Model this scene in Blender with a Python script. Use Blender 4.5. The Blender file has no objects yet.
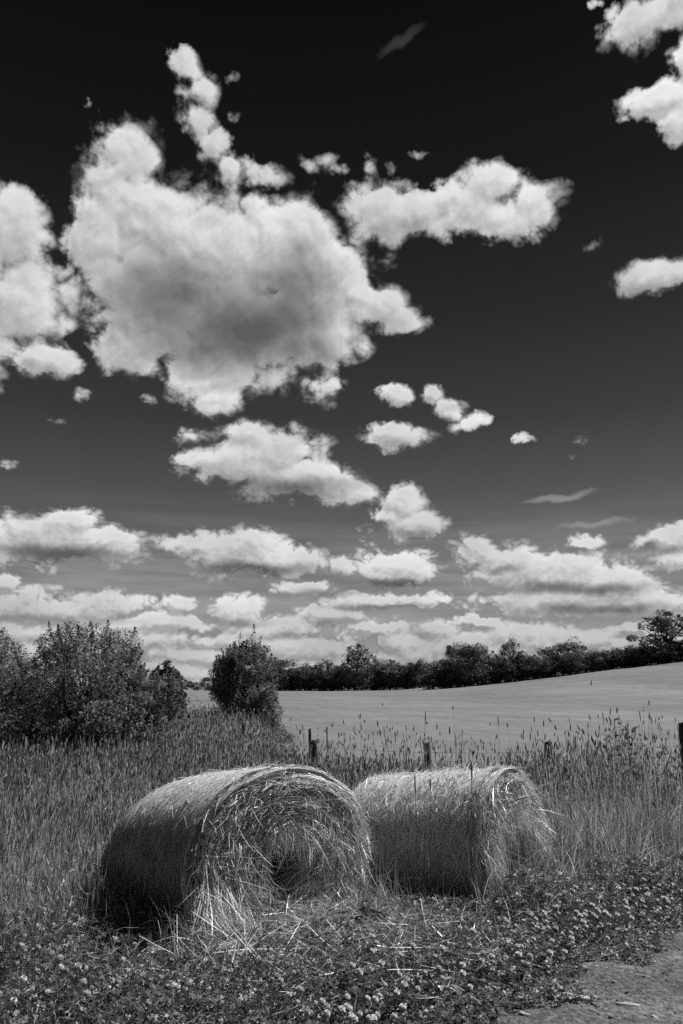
import bpy, math, random
import numpy as np
from math import radians, sin, cos, pi
C = bpy.context.scene
col = bpy.context.collection
rng = np.random.default_rng(7)
random.seed(7)

# ---------------------------------------------------------------- camera
F_PX, PITCH, EYE = 796.0, radians(12.47), 1.75
def ray(px, py):
    """direction in the place of something seen at this pixel of the photograph"""
    r, u, f = px-341.5, 512-py, F_PX
    return (r, f*cos(PITCH)-u*sin(PITCH), f*sin(PITCH)+u*cos(PITCH))
def azel(px, py):
    x, y, z = ray(px, py)
    return math.atan2(x, y), math.atan2(z, math.hypot(x, y))
cam_d = bpy.data.cameras.new('camera')
cam_d.sensor_fit = 'VERTICAL'; cam_d.sensor_height = 36; cam_d.lens = 36*F_PX/1024
cam_d.clip_end = 5000; cam_d.clip_start = 0.05
cam = bpy.data.objects.new('camera', cam_d); col.objects.link(cam)
cam.location = (0, 0, EYE); cam.rotation_euler = (radians(90)+PITCH, 0, 0)
C.camera = cam
C.view_settings.view_transform = 'Standard'; C.view_settings.look = 'None'
C.cycles.use_denoising = False
C.view_settings.exposure = 0; C.view_settings.gamma = 1

# ---------------------------------------------------------------- sun and sky
SUN_EL, SUN_AZ = radians(50), radians(66)          # azimuth clockwise from +Y
sl = bpy.data.lights.new('sun', 'SUN'); sl.energy = 5.0; sl.angle = radians(0.5); sl.color = (1.0, 0.985, 0.96)
so = bpy.data.objects.new('sun', sl); col.objects.link(so)
from mathutils import Vector
sd = Vector((sin(SUN_AZ)*cos(SUN_EL), cos(SUN_AZ)*cos(SUN_EL), sin(SUN_EL)))
so.rotation_euler = (-sd).to_track_quat('-Z', 'Y').to_euler()
so.location = (30, 15, 40)

class NT:
    """small helper for writing node trees as expressions"""
    def __init__(s, tree): s.t = tree
    def n(s, typ, ins=(), **kw):
        nd = s.t.nodes.new(typ)
        for k, v in kw.items(): setattr(nd, k, v)
        for i, v in (ins.items() if isinstance(ins, dict) else enumerate(ins)):
            if v is None: continue
            if isinstance(v, bpy.types.NodeSocket): s.t.links.new(v, nd.inputs[i])
            else: nd.inputs[i].default_value = v
        return nd
    def m(s, op, *a, clamp=False): return s.n('ShaderNodeMath', a, operation=op, use_clamp=clamp).outputs[0]
    def v(s, op, *a):
        nd = s.n('ShaderNodeVectorMath', a, operation=op)
        return nd.outputs['Value'] if op in ('DOT_PRODUCT', 'LENGTH') else nd.outputs[0]
    def mr(s, x, a, b, c=0.0, d=1.0, smooth=True):
        return s.n('ShaderNodeMapRange', {0: x, 1: a, 2: b, 3: c, 4: d}, interpolation_type='SMOOTHSTEP' if smooth else 'LINEAR').outputs[0]
    def mix(s, f, a, b):
        return s.m('ADD', s.m('MULTIPLY', a, s.m('SUBTRACT', 1.0, f)), s.m('MULTIPLY', b, f))
    def noise(s, vec, scale, detail=6, rough=.55, dims='3D', dist=0.0):
        return s.n('ShaderNodeTexNoise', {'Vector': vec, 'Scale': scale, 'Detail': detail, 'Roughness': rough, 'Distortion': dist}, noise_dimensions=dims)

# cumulus of the day: centre and half sizes, as bearings read off the photograph
PUFFS = [
 # great cloud upper left
 (128,152,36,32),(108,190,30,34),(96,238,34,50),(150,215,58,42),(205,250,80,62),(290,232,62,36),(322,285,42,62),
 (245,320,84,58),(150,315,58,48),(215,368,52,36),(132,345,38,34),(220,398,28,18),(322,345,42,24),(325,385,28,18,.7),
 (190,66,20,16,.75),(203,86,17,20,.8),(188,92,14,14,.5),(198,118,18,22,.8),(212,145,20,24,.8),(228,170,20,16,.8),(268,178,26,14,.55),(250,168,16,12,.35),(233,82,9,9,.15),(236,122,12,10,.1),
 # left edge
 (10,228,44,38),(22,300,38,46),(42,362,34,20),(-25,330,55,60),(-40,230,50,55),(78,400,16,11,.5),(64,290,22,26,.5),(62,322,18,14,.3),(150,396,12,9,.2),
 # bar to the right of it
 (372,205,36,24),(405,218,48,22),(470,204,38,28),(495,182,34,20),(535,208,28,30),(505,222,44,16),
 (383,308,32,24),(400,322,26,20),(355,300,16,16),(316,158,20,12,.4),(334,170,14,9,.2),(425,158,20,7,.15),(370,172,14,14,.45),(385,262,20,12,.3),(392,250,12,10,.15),(395,172,12,8,.2),
 # top right and right edge
 (636,28,32,28),(672,12,32,26),(660,98,42,15),(684,115,20,26),(688,60,18,30),(655,276,36,18),(688,270,24,16),
 # middle
 (397,397,18,9),(436,394,12,9),(452,406,18,9),(474,420,20,8,.7),(398,434,34,13),(388,428,14,10),(526,438,14,6,.0),(582,438,14,10,.25),(572,456,10,6,.1),(55,422,14,5,.1),(8,462,18,8,.2),(600,242,14,8,.1),(88,104,8,6,.05),(592,8,12,10,.35),
 (268,450,58,27),(235,462,70,18),(300,482,64,20),(345,492,40,14),(192,436,22,12,.6),(250,432,26,12),(270,262,40,40),(295,300,40,40),(116,280,38,30),(146,268,36,30),(500,210,34,16),
 (402,500,26,16),(412,524,36,15),(385,515,20,8),
 (45,535,70,25),(110,546,46,20),(-10,545,40,22),(70,520,34,12),
 (232,553,60,22),(190,548,34,12),(290,562,44,16),(250,540,24,14),
 (390,568,44,20),(345,566,20,13),(380,602,66,8),(300,590,30,8),
 (476,552,30,19),(512,562,34,21),(556,572,58,24),(606,584,56,20),(596,600,80,17),(536,602,66,15),(644,604,50,15),(500,574,38,16),(630,592,40,16),(688,560,26,12),(520,632,46,13),(580,634,40,12),(470,640,40,11),
 (584,543,18,6),(672,540,36,14),(690,528,16,9),
 (18,606,56,20),(70,612,50,15),(110,603,42,13),(0,632,60,14),(150,622,44,12),(250,640,60,13),(330,612,40,10),(180,603,16,8),(90,630,90,10),(240,612,30,15),(275,628,50,13),(180,622,50,9),
 (5,580,14,10),(380,625,40,5),
 (20,650,60,7),(110,648,60,8),(200,655,50,9),(300,652,50,8),(340,660,40,6),(400,640,30,7),(440,630,24,8),(455,650,40,7),(520,640,50,8),(590,636,40,8),(560,655,60,6),(640,628,50,6),(400,658,40,6),(140,668,80,5),(480,622,30,5),
]
# thick, self-shadowed undersides (same reading), with how dark each is
SHADES = [
 (170,300,75,62,.80),(250,330,90,52,.85),(300,285,45,48,.75),(200,350,60,30,.75),(240,265,60,26,.30),
 (15,330,40,22,.45),(10,262,26,18,.3),(40,368,24,10,.35),(392,228,36,9,.4),(500,226,46,7,.3),(384,322,22,9,.4),
 (120,182,26,10,.35),(212,160,10,18,.35),(655,288,28,8,.5),(640,108,28,8,.3),
 (290,486,80,12,.75),(250,470,50,12,.4),(398,441,26,6,.5),(458,406,22,6,.45),(412,532,30,8,.6),
 (60,552,85,10,.85),(245,568,66,8,.85),(385,583,50,6,.85),(380,607,60,4,.7),(330,592,40,5,.7),
 (580,588,85,8,.75),(500,572,30,5,.6),(600,610,80,6,.7),(676,548,26,5,.6),(60,618,80,5,.6),(240,624,40,5,.6),(60,640,110,5,.5),(290,638,60,4,.5),
]
STREAKS = [(560,497,46,4.5,-.10),(592,524,52,5,-.05),(400,40,34,7,-.35),(640,556,50,4,0)]

w = bpy.data.worlds.new('World'); C.world = w; w.use_nodes = True
wt = w.node_tree; wt.nodes.clear(); N = NT(wt)
BILLOW_MID, BILLOW_K = .72, .44
def field_group():
    """how deep inside a cloud a bearing lies (<0 outside)"""
    g = bpy.data.node_groups.new('cloud_field', 'ShaderNodeTree')
    g.interface.new_socket('P', in_out='INPUT', socket_type='NodeSocketVector')
    g.interface.new_socket('H', in_out='OUTPUT', socket_type='NodeSocketFloat')
    G = NT(g); P = g.nodes.new('NodeGroupInput').outputs[0]
    # ragged outline: push the bearing about with two sizes of noise
    w1 = G.v('SUBTRACT', G.noise(P, 9, 2, .5).outputs['Color'], (.5, .5, .5))
    w2 = G.v('SUBTRACT', G.noise(P, 30, 6, .66).outputs['Color'], (.5, .5, .5))
    Q = G.v('ADD', P, G.v('ADD', G.v('MULTIPLY', w1, (.040, .030, 0)), G.v('MULTIPLY', w2, (.034, .026, 0))))
    acc = None
    for (px, py, rx, ry, *pk) in PUFFS:
        a, e = azel(px, py)
        a1 = azel(px+1, py)[0]-a; e1 = e-azel(px, py+1)[1]
        sx, sy = 1/(rx*a1*1.08), 1/(ry*e1*1.08)
        d = G.v('MULTIPLY_ADD', Q, (sx, sy, 0), (-a*sx, -e*sy, 0))
        q = G.v('DOT_PRODUCT', d, d)
        if pk: q = G.m('ADD', q, 1-pk[0])
        acc = q if acc is None else G.n('ShaderNodeMath', (acc, q, .5), operation='SMOOTH_MIN').outputs[0]
    f = G.m('SUBTRACT', 1.0, acc)
    # heap clouds elsewhere round the horizon, and the crowded far band just over it
    sp = G.n('ShaderNodeSeparateXYZ', (P,)); az, el = sp.outputs[0], sp.outputs[1]
    cb = G.n('ShaderNodeCombineXYZ', (G.m('MULTIPLY', az, 14.0), G.m('MULTIPLY', G.m('LOGARITHM', G.m('ADD', G.m('MAXIMUM', el, 0.0), .03), 2.718), 2.5), 0.0)).outputs[0]
    cb = G.v('ADD', cb, G.v('ADD', G.v('MULTIPLY', w1, (2.6, 1.6, 0)), G.v('MULTIPLY', w2, (1.6, 1.0, 0))))
    cell = G.n('ShaderNodeTexVoronoi', {'Vector': cb, 'Scale': 1.0}, feature='F1', voronoi_dimensions='2D').outputs['Distance']
    cell2 = G.n('ShaderNodeTexVoronoi', {'Vector': G.v('MULTIPLY', cb, (.55, .62, 1)), 'Scale': 1.0}, feature='F1', voronoi_dimensions='2D').outputs['Distance']
    low = G.m('MAXIMUM', G.m('SUBTRACT', .62, G.m('MULTIPLY', G.m('MULTIPLY', cell, cell), 4.6)), G.m('SUBTRACT', .75, G.m('MULTIPLY', G.m('MULTIPLY', cell2, cell2), 5.5)))
    low = G.m('ADD', low, G.mr(el, .03, .165, .42, -2.2))
    far = G.noise(G.n('ShaderNodeCombineXYZ', (az, G.m('MULTIPLY', el, 1.5), 8.1)).outputs[0], 3.2, 3, .5).outputs[0]
    away = G.m('MAXIMUM', G.mr(G.m('ABSOLUTE', az), .46, .6, -3.0, -.35), -9.0)
    away = G.m('ADD', away, G.mr(G.m('ABSOLUTE', az), .9, 1.3, 0, -4.0))  # far clouds faded out towards the rear to cut the fill light
    far = G.m('ADD', G.m('MULTIPLY', G.m('SUBTRACT', far, .5), 7.0), away)
    f = G.n('ShaderNodeMath', (f, G.m('MAXIMUM', low, far), .3), operation='SMOOTH_MAX').outputs[0]
    f = G.m('MULTIPLY', G.m('MINIMUM', f, 1.1), G.mr(f, .25, .9, 1.0, 2.0))
    b1 = G.m('SUBTRACT', G.noise(P, 15, 7, .56).outputs[0], .5)
    up = G.mr(el, .05, .35, 1.0, 0.0)
    sc = G.mr(el, .03, .5, 62.0, 26.0)
    bl = G.n('ShaderNodeTexNoise', {'Vector': G.v('MULTIPLY', P, (1.0, 1.25, 1.0)), 'Scale': 24.0, 'Detail': 6, 'Roughness': .52, 'Lacunarity': 2.1, 'Offset': .9, 'Gain': 1.4}, noise_dimensions='2D', noise_type='RIDGED_MULTIFRACTAL', normalize=False).outputs[0]
    bs = G.n('ShaderNodeTexNoise', {'Vector': G.v('MULTIPLY', P, (1.0, 1.4, 1.0)), 'Scale': 70.0, 'Detail': 4, 'Roughness': .55, 'Offset': .9, 'Gain': 1.4}, noise_dimensions='2D', noise_type='RIDGED_MULTIFRACTAL', normalize=False).outputs[0]
    H = G.m('ADD', G.m('MULTIPLY', b1, 3.2), G.m('MULTIPLY', G.m('SUBTRACT', BILLOW_MID, bl), BILLOW_K))
    H = G.m('ADD', H, G.m('MULTIPLY', G.m('SUBTRACT', BILLOW_MID, bs), G.mr(el, .04, .45, .42, .15)))
    H = G.m('ADD', f, H)
    go = g.nodes.new('NodeGroupOutput'); g.links.new(H, go.inputs[0])
    return g
tc = N.n('ShaderNodeTexCoord').outputs['Generated']
dn = N.v('NORMALIZE', tc)
xyz = N.n('ShaderNodeSeparateXYZ', (dn,))
az = N.m('ARCTAN2', xyz.outputs[0], xyz.outputs[1]); el = N.m('ARCSINE', xyz.outputs[2])
P = N.n('ShaderNodeCombineXYZ', (az, el, 0.0)).outputs[0]
FG = field_group()
def H_at(vec):
    nd = wt.nodes.new('ShaderNodeGroup'); nd.node_tree = FG; wt.links.new(vec, nd.inputs[0]); return nd.outputs[0]
H0 = H_at(P)
H1 = H_at(N.v('ADD', P, (.0045, .0095, 0)))
edge = N.noise(P, 11, 3, .5).outputs[0]
alpha = N.mr(H0, -.30, N.mr(edge, .35, .65, .35, 1.5))
lit = N.m('SUBTRACT', H0, H1)
sh = None
WP = N.v('ADD', P, N.v('MULTIPLY', N.v('SUBTRACT', N.noise(P, 14, 5, .6).outputs['Color'], (.5, .5, .5)), (.05, .032, 0)))
for (px, py, rx, ry, dk) in SHADES:
    a, e = azel(px, py)
    a1 = azel(px+1, py)[0]-a; e1 = e-azel(px, py+1)[1]
    sx, sy = .72/(rx*a1), .72/(ry*e1)
    d = N.v('MULTIPLY_ADD', WP, (sx, sy, 0), (-a*sx, -e*sy, 0))
    g_ = N.m('MULTIPLY', N.m('SUBTRACT', 1.0, N.v('DOT_PRODUCT', d, d), clamp=True), dk)
    sh = g_ if sh is None else N.n('ShaderNodeMath', (sh, g_, .4), operation='SMOOTH_MAX').outputs[0]
soft = N.noise(P, 7, 5, .55).outputs[0]
thick = N.mr(H0, .2, 2.0)
tone = N.m('SUBTRACT', .87, N.m('MULTIPLY', sh, .80))
tone = N.m('SUBTRACT', tone, N.m('MULTIPLY', thick, .08))
tone = N.m('MULTIPLY', tone, N.m('ADD', 1.0, N.m('MULTIPLY', N.m('SUBTRACT', soft, .50), 1.3)))
tone = N.m('MULTIPLY', tone, N.m('ADD', 1.0, N.m('MULTIPLY', N.m('MINIMUM', N.m('MAXIMUM', lit, -.9), .7), .34)))
tone = N.m('SUBTRACT', tone, N.mr(H0, .8, -.1, 0, .22))
tone = N.m('MINIMUM', N.m('MAXIMUM', tone, .11), .95)
haze = N.mr(el, .0, .16, .0, 1.0)
tone = N.mix(haze, N.m('ADD', N.m('MULTIPLY', tone, .72), .0), tone)
# clear sky: a physical sky seen through a deep red filter, dimmed outside the view
sky = N.n('ShaderNodeTexSky', sky_type='NISHITA', sun_disc=False, sun_elevation=SUN_EL, sun_rotation=SUN_AZ)
red = N.n('ShaderNodeSeparateColor', (sky.outputs[0],)).outputs[0]
filt = N.n('ShaderNodeValToRGB', (N.mr(el, 0, 1.0, smooth=False),))
cr = filt.color_ramp
SKY_STOPS = [(0,.28),(.07,.215),(.14,.155),(.22,.100),(.33,.050),(.45,.027),(.60,.012),(.78,.0055),(1,.0035)]
while len(cr.elements) < len(SKY_STOPS): cr.elements.new(.5)
for e_, (p_, v_) in zip(cr.elements, SKY_STOPS): e_.position = p_; e_.color = (v_, v_, v_, 1)
clear = N.m('MULTIPLY', N.m('MULTIPLY', filt.outputs[0], N.mr(N.m('ABSOLUTE', az), .6, 1.6, 1.0, .35)), N.m('ADD', .6, N.m('MULTIPLY', red, .12)))  # azimuth falloff added to darken the unseen sky and weaken its fill light
# thin ice streaks
ic = None
for (px, py, rx, ry, tilt) in STREAKS:
    a, e = azel(px, py); k = .9/F_PX
    d = N.v('ADD', P, N.v('MULTIPLY', N.v('SUBTRACT', N.noise(P, 30, 5, .6).outputs['Color'], (.5,.5,.5)), (.03,.02,0)))
    d = N.v('SUBTRACT', d, (a, e, 0))
    s_ = N.n('ShaderNodeSeparateXYZ', (d,))
    yy = N.m('ADD', s_.outputs[1], N.m('MULTIPLY', s_.outputs[0], tilt))
    q = N.m('ADD', N.m('POWER', N.m('DIVIDE', s_.outputs[0], rx*k), 2.0), N.m('POWER', N.m('DIVIDE', yy, ry*k), 2.0))
    q = N.m('SUBTRACT', 1.0, q, clamp=True)
    ic = q if ic is None else N.m('MAXIMUM', ic, q)
veil = N.noise(N.n('ShaderNodeCombineXYZ', (N.m('ADD', az, N.m('MULTIPLY', el, 1.2)), N.m('MULTIPLY', el, 9.0), 1.0)).outputs[0], 5, 6, .6).outputs[0]
veil = N.m('MULTIPLY', N.mr(veil, .30, .66), N.mr(el, .06, .25, .85, .0))
veil = N.m('MAXIMUM', veil, N.m('MULTIPLY', ic, N.mr(el, .4, .6, .62, .10)))
clear = N.mix(veil, clear, .36)
val = N.mix(alpha, clear, tone)
ground_dim = N.mr(xyz.outputs[2], -.05, 0, .10, 1)
val = N.m('MULTIPLY', N.m('MULTIPLY', val, ground_dim), 10.0)
bg = N.n('ShaderNodeBackground', {'Strength': 0.1}); wt.links.new(val, bg.inputs['Color'])
wo = N.n('ShaderNodeOutputWorld', (bg.outputs[0],))
w.cycles.sampling_method = 'MANUAL'; w.cycles.sample_map_resolution = 256

# ---------------------------------------------------------------- numeric helpers
def sstep(a, b, x):
    t = np.clip((np.asarray(x, float)-a)/(b-a), 0, 1); return t*t*(3-2*t)
_lat = np.random.default_rng(99).random((256, 256))
def vnoise(x, y):
    x = np.asarray(x, float); y = np.asarray(y, float)
    xi = np.floor(x).astype(int); yi = np.floor(y).astype(int); fx = x-xi; fy = y-yi
    fx = fx*fx*(3-2*fx); fy = fy*fy*(3-2*fy)
    L = lambda i, j: _lat[i % 256, j % 256]
    return (L(xi, yi)*(1-fx)+L(xi+1, yi)*fx)*(1-fy)+(L(xi, yi+1)*(1-fx)+L(xi+1, yi+1)*fx)*fy
def fbm(x, y, o=4):
    s = 0; a = .5; t = 0
    for k in range(o):
        s = s+a*vnoise(x*2**k+17.3*k, y*2**k+5.1*k); t += a; a *= .5
    return s/t
def height(x, y):
    x = np.asarray(x, float); y = np.asarray(y, float)
    z = -.34*sstep(5.9, 9.6, y)*(1-.85*sstep(1.8, 5.5, x)*(1-sstep(14, 30, y)))
    z = z+1.25*sstep(30, 300, y)
    ramp = .118*np.logaddexp(0, (x-19)/6.0)*6.0
    ramp = 26*np.tanh(ramp/26)
    z = z+ramp*sstep(45, 205, y)*(1-.7*sstep(215, 430, y))
    z = z-2.5*sstep(380, 900, y)
    z = z+(fbm(x*1.3, y*1.3, 3)-.5)*.05*(1-sstep(15, 25, y))*sstep(-.1, .5, pathside(x, y))
    z = z+(fbm(x*.02+40, y*.02, 3)-.5)*1.0*sstep(60, 200, y)
    return z
def pathside(x, y):
    """metres from the edge of the dirt path, positive on the verge"""
    return -.678*(np.asarray(x)-.79)+.735*(np.asarray(y)-4.74)

def tag(o, label=None, cat=None, group=None, kind=None):
    if label: o['label'] = label
    if cat: o['category'] = cat
    if group: o['group'] = group
    if kind: o['kind'] = kind
    return o
def empty(name, loc, label, cat, group=None, rz=0):
    o = bpy.data.objects.new(name, None); col.objects.link(o); o.location = loc; o.rotation_euler = (0, 0, rz)
    o.empty_display_size = .2
    return tag(o, label, cat, group)
def mesh_np(name, V, F, mat, parent=None, tone=None, smooth=False, loc=None, mats=None, mi=None):
    """one mesh object from arrays: V (n,3), F (m,k) with k 3 or 4, tone one value per vertex"""
    V = np.ascontiguousarray(V, np.float32); F = np.ascontiguousarray(F, np.int32)
    me = bpy.data.meshes.new(name)
    me.vertices.add(len(V)); me.vertices.foreach_set('co', V.ravel())
    me.loops.add(F.size); me.loops.foreach_set('vertex_index', F.ravel())
    me.polygons.add(len(F))
    me.polygons.foreach_set('loop_start', np.arange(0, F.size, F.shape[1], dtype=np.int32))
    me.polygons.foreach_set('loop_total', np.full(len(F), F.shape[1], np.int32))
    if tone is not None:
        a = me.attributes.new('tone', 'FLOAT', 'POINT'); a.data.foreach_set('value', np.ascontiguousarray(tone, np.float32))
    for m_ in (mats or [mat]): me.materials.append(m_)
    if mi is not None: me.polygons.foreach_set('material_index', np.ascontiguousarray(mi, np.int32))
    me.update(calc_edges=True)
    if smooth: me.polygons.foreach_set('use_smooth', np.ones(len(F), bool))
    o = bpy.data.objects.new(name, me); col.objects.link(o)
    if parent: o.parent = parent
    if loc is not None: o.location = loc
    return o
def unit(v): return v/np.maximum(np.linalg.norm(v, axis=-1, keepdims=True), 1e-9)
def ribbons(Pc, W, side, tone):
    """flat blades: centre lines (n,k,3), half widths (n,k) or (k,), side vectors (n,3), tone (n,k)"""
    n, k = Pc.shape[:2]; W = np.broadcast_to(W, (n, k))[..., None]
    s = side[:, None, :] if side.ndim == 2 else side
    V = np.stack([Pc-s*W, Pc+s*W], 2).reshape(-1, 3)
    b = (np.arange(n)*k*2)[:, None]+(np.arange(k-1)*2)[None]
    F = np.stack([b, b+1, b+3, b+2], -1).reshape(-1, 4)
    T = np.repeat(np.broadcast_to(tone, (n, k))[..., None], 2, 2).ravel()
    return V, F, T
def join(parts):
    Vs, Fs, Ts, o = [], [], [], 0
    for V, F, T in parts: Vs.append(V); Fs.append(F+o); Ts.append(T); o += len(V)
    return np.concatenate(Vs), np.concatenate(Fs), np.concatenate(Ts)
def tube(pts, rad, n=7, tone=1.0, cap=True):
    pts = np.asarray(pts, float); rad = np.asarray(rad, float); k = len(pts)
    d = unit(np.gradient(pts, axis=0)); up = np.array([.13, .31, 1.0]) if abs(d[:, 2]).mean() < .9 else np.array([1., .2, .1])
    a = unit(np.cross(d, up)); b = np.cross(d, a); th = np.arange(n)*2*pi/n
    V = pts[:, None]+rad[:, None, None]*(a[:, None]*np.cos(th)[None, :, None]+b[:, None]*np.sin(th)[None, :, None])
    V = V.reshape(-1, 3); F = []
    for i in range(k-1):
        for j in range(n): F.append((i*n+j, i*n+(j+1) % n, (i+1)*n+(j+1) % n, (i+1)*n+j))
    if cap:
        V = np.vstack([V, pts[0], pts[-1]]); c0, c1 = k*n, k*n+1
        for j in range(n): F.append((j, c0, c0, (j+1) % n)); F.append(((k-1)*n+j, (k-1)*n+(j+1) % n, c1, c1))
        F = [tuple(f) for f in F]
    F = np.array(F)
    # no repeated corners: turn fan quads into thin proper ones by splitting them as triangles later
    return V, F, np.full(len(V), tone)
def tri(F):
    F = np.asarray(F)
    T = np.concatenate([F[:, [0, 1, 2]], F[:, [0, 2, 3]]])
    ok = (T[:, 0] != T[:, 1]) & (T[:, 1] != T[:, 2]) & (T[:, 0] != T[:, 2])
    return T[ok]

# ---------------------------------------------------------------- materials (the photograph is black and white: greys)
def plant_mat(name, base, trans=.3, rough=.55, var=.0, spec=.3):
    m_ = bpy.data.materials.new(name); m_.use_nodes = True; t = m_.node_tree; t.nodes.clear(); X = NT(t)
    tn = X.n('ShaderNodeAttribute', attribute_name='tone').outputs['Fac']
    g = X.m('MINIMUM', X.m('MULTIPLY', tn, base), .88)
    if var:
        ob = X.n('ShaderNodeObjectInfo').outputs['Random']
        g = X.m('MULTIPLY', g, X.mr(ob, 0, 1, 1-var, 1+var, smooth=False))
    cc = X.n('ShaderNodeCombineColor', (g, g, g)).outputs[0]
    p = X.n('ShaderNodeBsdfPrincipled', {'Base Color': cc, 'Roughness': rough, 'Specular IOR Level': spec})
    tr = X.n('ShaderNodeBsdfTranslucent', {'Color': cc})
    mx = X.n('ShaderNodeMixShader', {0: trans, 1: p.outputs[0], 2: tr.outputs[0]})
    X.n('ShaderNodeOutputMaterial', (mx.outputs[0],))
    return m_
def rough_mat(name, base, scale=8, amp=.4, bump=.3, bdist=.02, rough=.9, stretch=(1, 1, 1), spec=.2, detail=8, b2=None):
    m_ = bpy.data.materials.new(name); m_.use_nodes = True; t = m_.node_tree; t.nodes.clear(); X = NT(t)
    co = X.v('MULTIPLY', X.n('ShaderNodeTexCoord').outputs['Object'], stretch)
    n1 = X.noise(co, scale, detail, .6).outputs[0]
    g = X.m('MULTIPLY', X.mr(n1, .3, .7, 1-amp, 1+amp), base)
    if b2:
        n2 = X.noise(co, b2, 3, .5).outputs[0]; g = X.m('MULTIPLY', g, X.mr(n2, .3, .7, .75, 1.25))
    cc = X.n('ShaderNodeCombineColor', (g, g, g)).outputs[0]
    bp = X.n('ShaderNodeBump', {'Strength': bump, 'Distance': bdist, 'Height': n1})
    p = X.n('ShaderNodeBsdfPrincipled', {'Base Color': cc, 'Roughness': rough, 'Specular IOR Level': spec, 'Normal': bp.outputs[0]})
    X.n('ShaderNodeOutputMaterial', (p.outputs[0],))
    return m_
M_soil = rough_mat('meadow_soil', .022, 6, .5, .6, .05)
M_dirt = rough_mat('path_dirt', .19, 26, .55, 1.0, .05, b2=2.2, detail=12)
M_stone = rough_mat('stone', .42, 20, .35, .4, .01)
M_post = rough_mat('weathered_post', .045, 10, .5, .6, .01, stretch=(6, 6, .8))
M_wire = rough_mat('fence_wire', .16, 30, .3, .1, .002, rough=.5, spec=.5)
M_bark = rough_mat('bark', .05, 9, .5, .6, .03, stretch=(2, 2, .5))
M_grass = plant_mat('meadow_grass', .33, .42, .40, spec=.6)
M_head = plant_mat('grass_seedheads', .34, .25)
M_dry = plant_mat('dry_straw', .88, .08, .38, spec=.8)
M_straw_core = plant_mat('packed_straw', .75, 0.0, .9)
M_clover = plant_mat('clover_leaf', .18, .30, .45, spec=.5)
M_flower = plant_mat('clover_flower', .85, .2)
M_leafA = plant_mat('bush_leaves', .22, .40, var=.15)
M_leafB = plant_mat('hedge_leaves', .12, .30, var=.25)

# hay field: pale, mown, with faint curved tramlines
def field_mat():
    m_ = bpy.data.materials.new('mown_field'); m_.use_nodes = True; t = m_.node_tree; t.nodes.clear(); X = NT(t)
    co = X.n('ShaderNodeTexCoord').outputs['Object']
    sp = X.n('ShaderNodeSeparateXYZ', (co,)); x, y = sp.outputs[0], sp.outputs[1]
    n1 = X.noise(X.v('MULTIPLY', co, (.05, .012, 0)), 1.0, 6, .6).outputs[0]
    n2 = X.noise(X.v('MULTIPLY', co, (.9, .35, 0)), 1.0, 8, .7).outputs[0]
    n3 = X.noise(X.v('MULTIPLY', co, (.004, .07, 0)), 1.0, 5, .6).outputs[0]
    u = X.m('ADD', X.m('MULTIPLY', x, .62), X.m('ADD', X.m('MULTIPLY', y, .18), X.m('MULTIPLY', n1, 9)))
    ln = X.m('POWER', X.m('ABSOLUTE', X.m('SINE', X.m('MULTIPLY', u, .9))), 6.0)
    g = X.m('MULTIPLY', X.mr(n1, .25, .75, .80, 1.18), X.mr(n2, .25, .75, .84, 1.17))
    g = X.m('MULTIPLY', g, X.mr(n3, .3, .7, .90, 1.09))
    g = X.m('MULTIPLY', g, X.m('SUBTRACT', 1.0, X.m('MULTIPLY', ln, .09)))
    g = X.m('MULTIPLY', g, .235)
    cc = X.n('ShaderNodeCombineColor', (g, g, g)).outputs[0]
    bp = X.n('ShaderNodeBump', {'Strength': .25, 'Distance': .06, 'Height': n2})
    p = X.n('ShaderNodeBsdfPrincipled', {'Base Color': cc, 'Roughness': 1.0, 'Specular IOR Level': .1, 'Normal': bp.outputs[0]})
    X.n('ShaderNodeOutputMaterial', (p.outputs[0],))
    return m_
M_field = field_mat()

# ---------------------------------------------------------------- ground, path, field
def axis_y():
    a = list(np.arange(-6, 18, .14)); s = .16
    while a[-1] < 2600: a.append(a[-1]+s); s *= 1.045
    b = [-6]; s = .5
    while b[-1] > -300: b.append(b[-1]-s); s *= 1.4
    return np.array(sorted(set(b+a)))
def axis_x():
    a = list(np.arange(0, 12, .16)); s = .2
    while a[-1] < 1500: a.append(a[-1]+s); s *= 1.07
    return np.array(sorted(set([-v for v in a]+a)))
gy, gx = axis_y(), axis_x()
GX, GY = np.meshgrid(gx, gy); GZ = height(GX, GY)
V = np.stack([GX, GY, GZ], -1).reshape(-1, 3); nx = len(gx)
I = (np.arange(len(gy)-1)[:, None]*nx+np.arange(nx-1)[None]).ravel()
F = np.stack([I, I+1, I+nx+1, I+nx], -1)
fc = V[F].mean(1)
def fence_y(x): return 15.3-.62*(np.asarray(x)+.5)
def bank_x(y): return -1.0-.075*(np.asarray(y)-18)
isfield = (fc[:, 1] > np.maximum(fence_y(np.clip(fc[:, 0], -40, 6))+1.0, 11.5)) & ((fc[:, 0] > bank_x(fc[:, 1])) | (fc[:, 1] > 40))
ground = mesh_np('ground', V, F[~isfield], M_soil, smooth=True); tag(ground, kind='structure')
field = mesh_np('field', V, F[isfield], M_field, smooth=True); tag(field, kind='structure')

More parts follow.
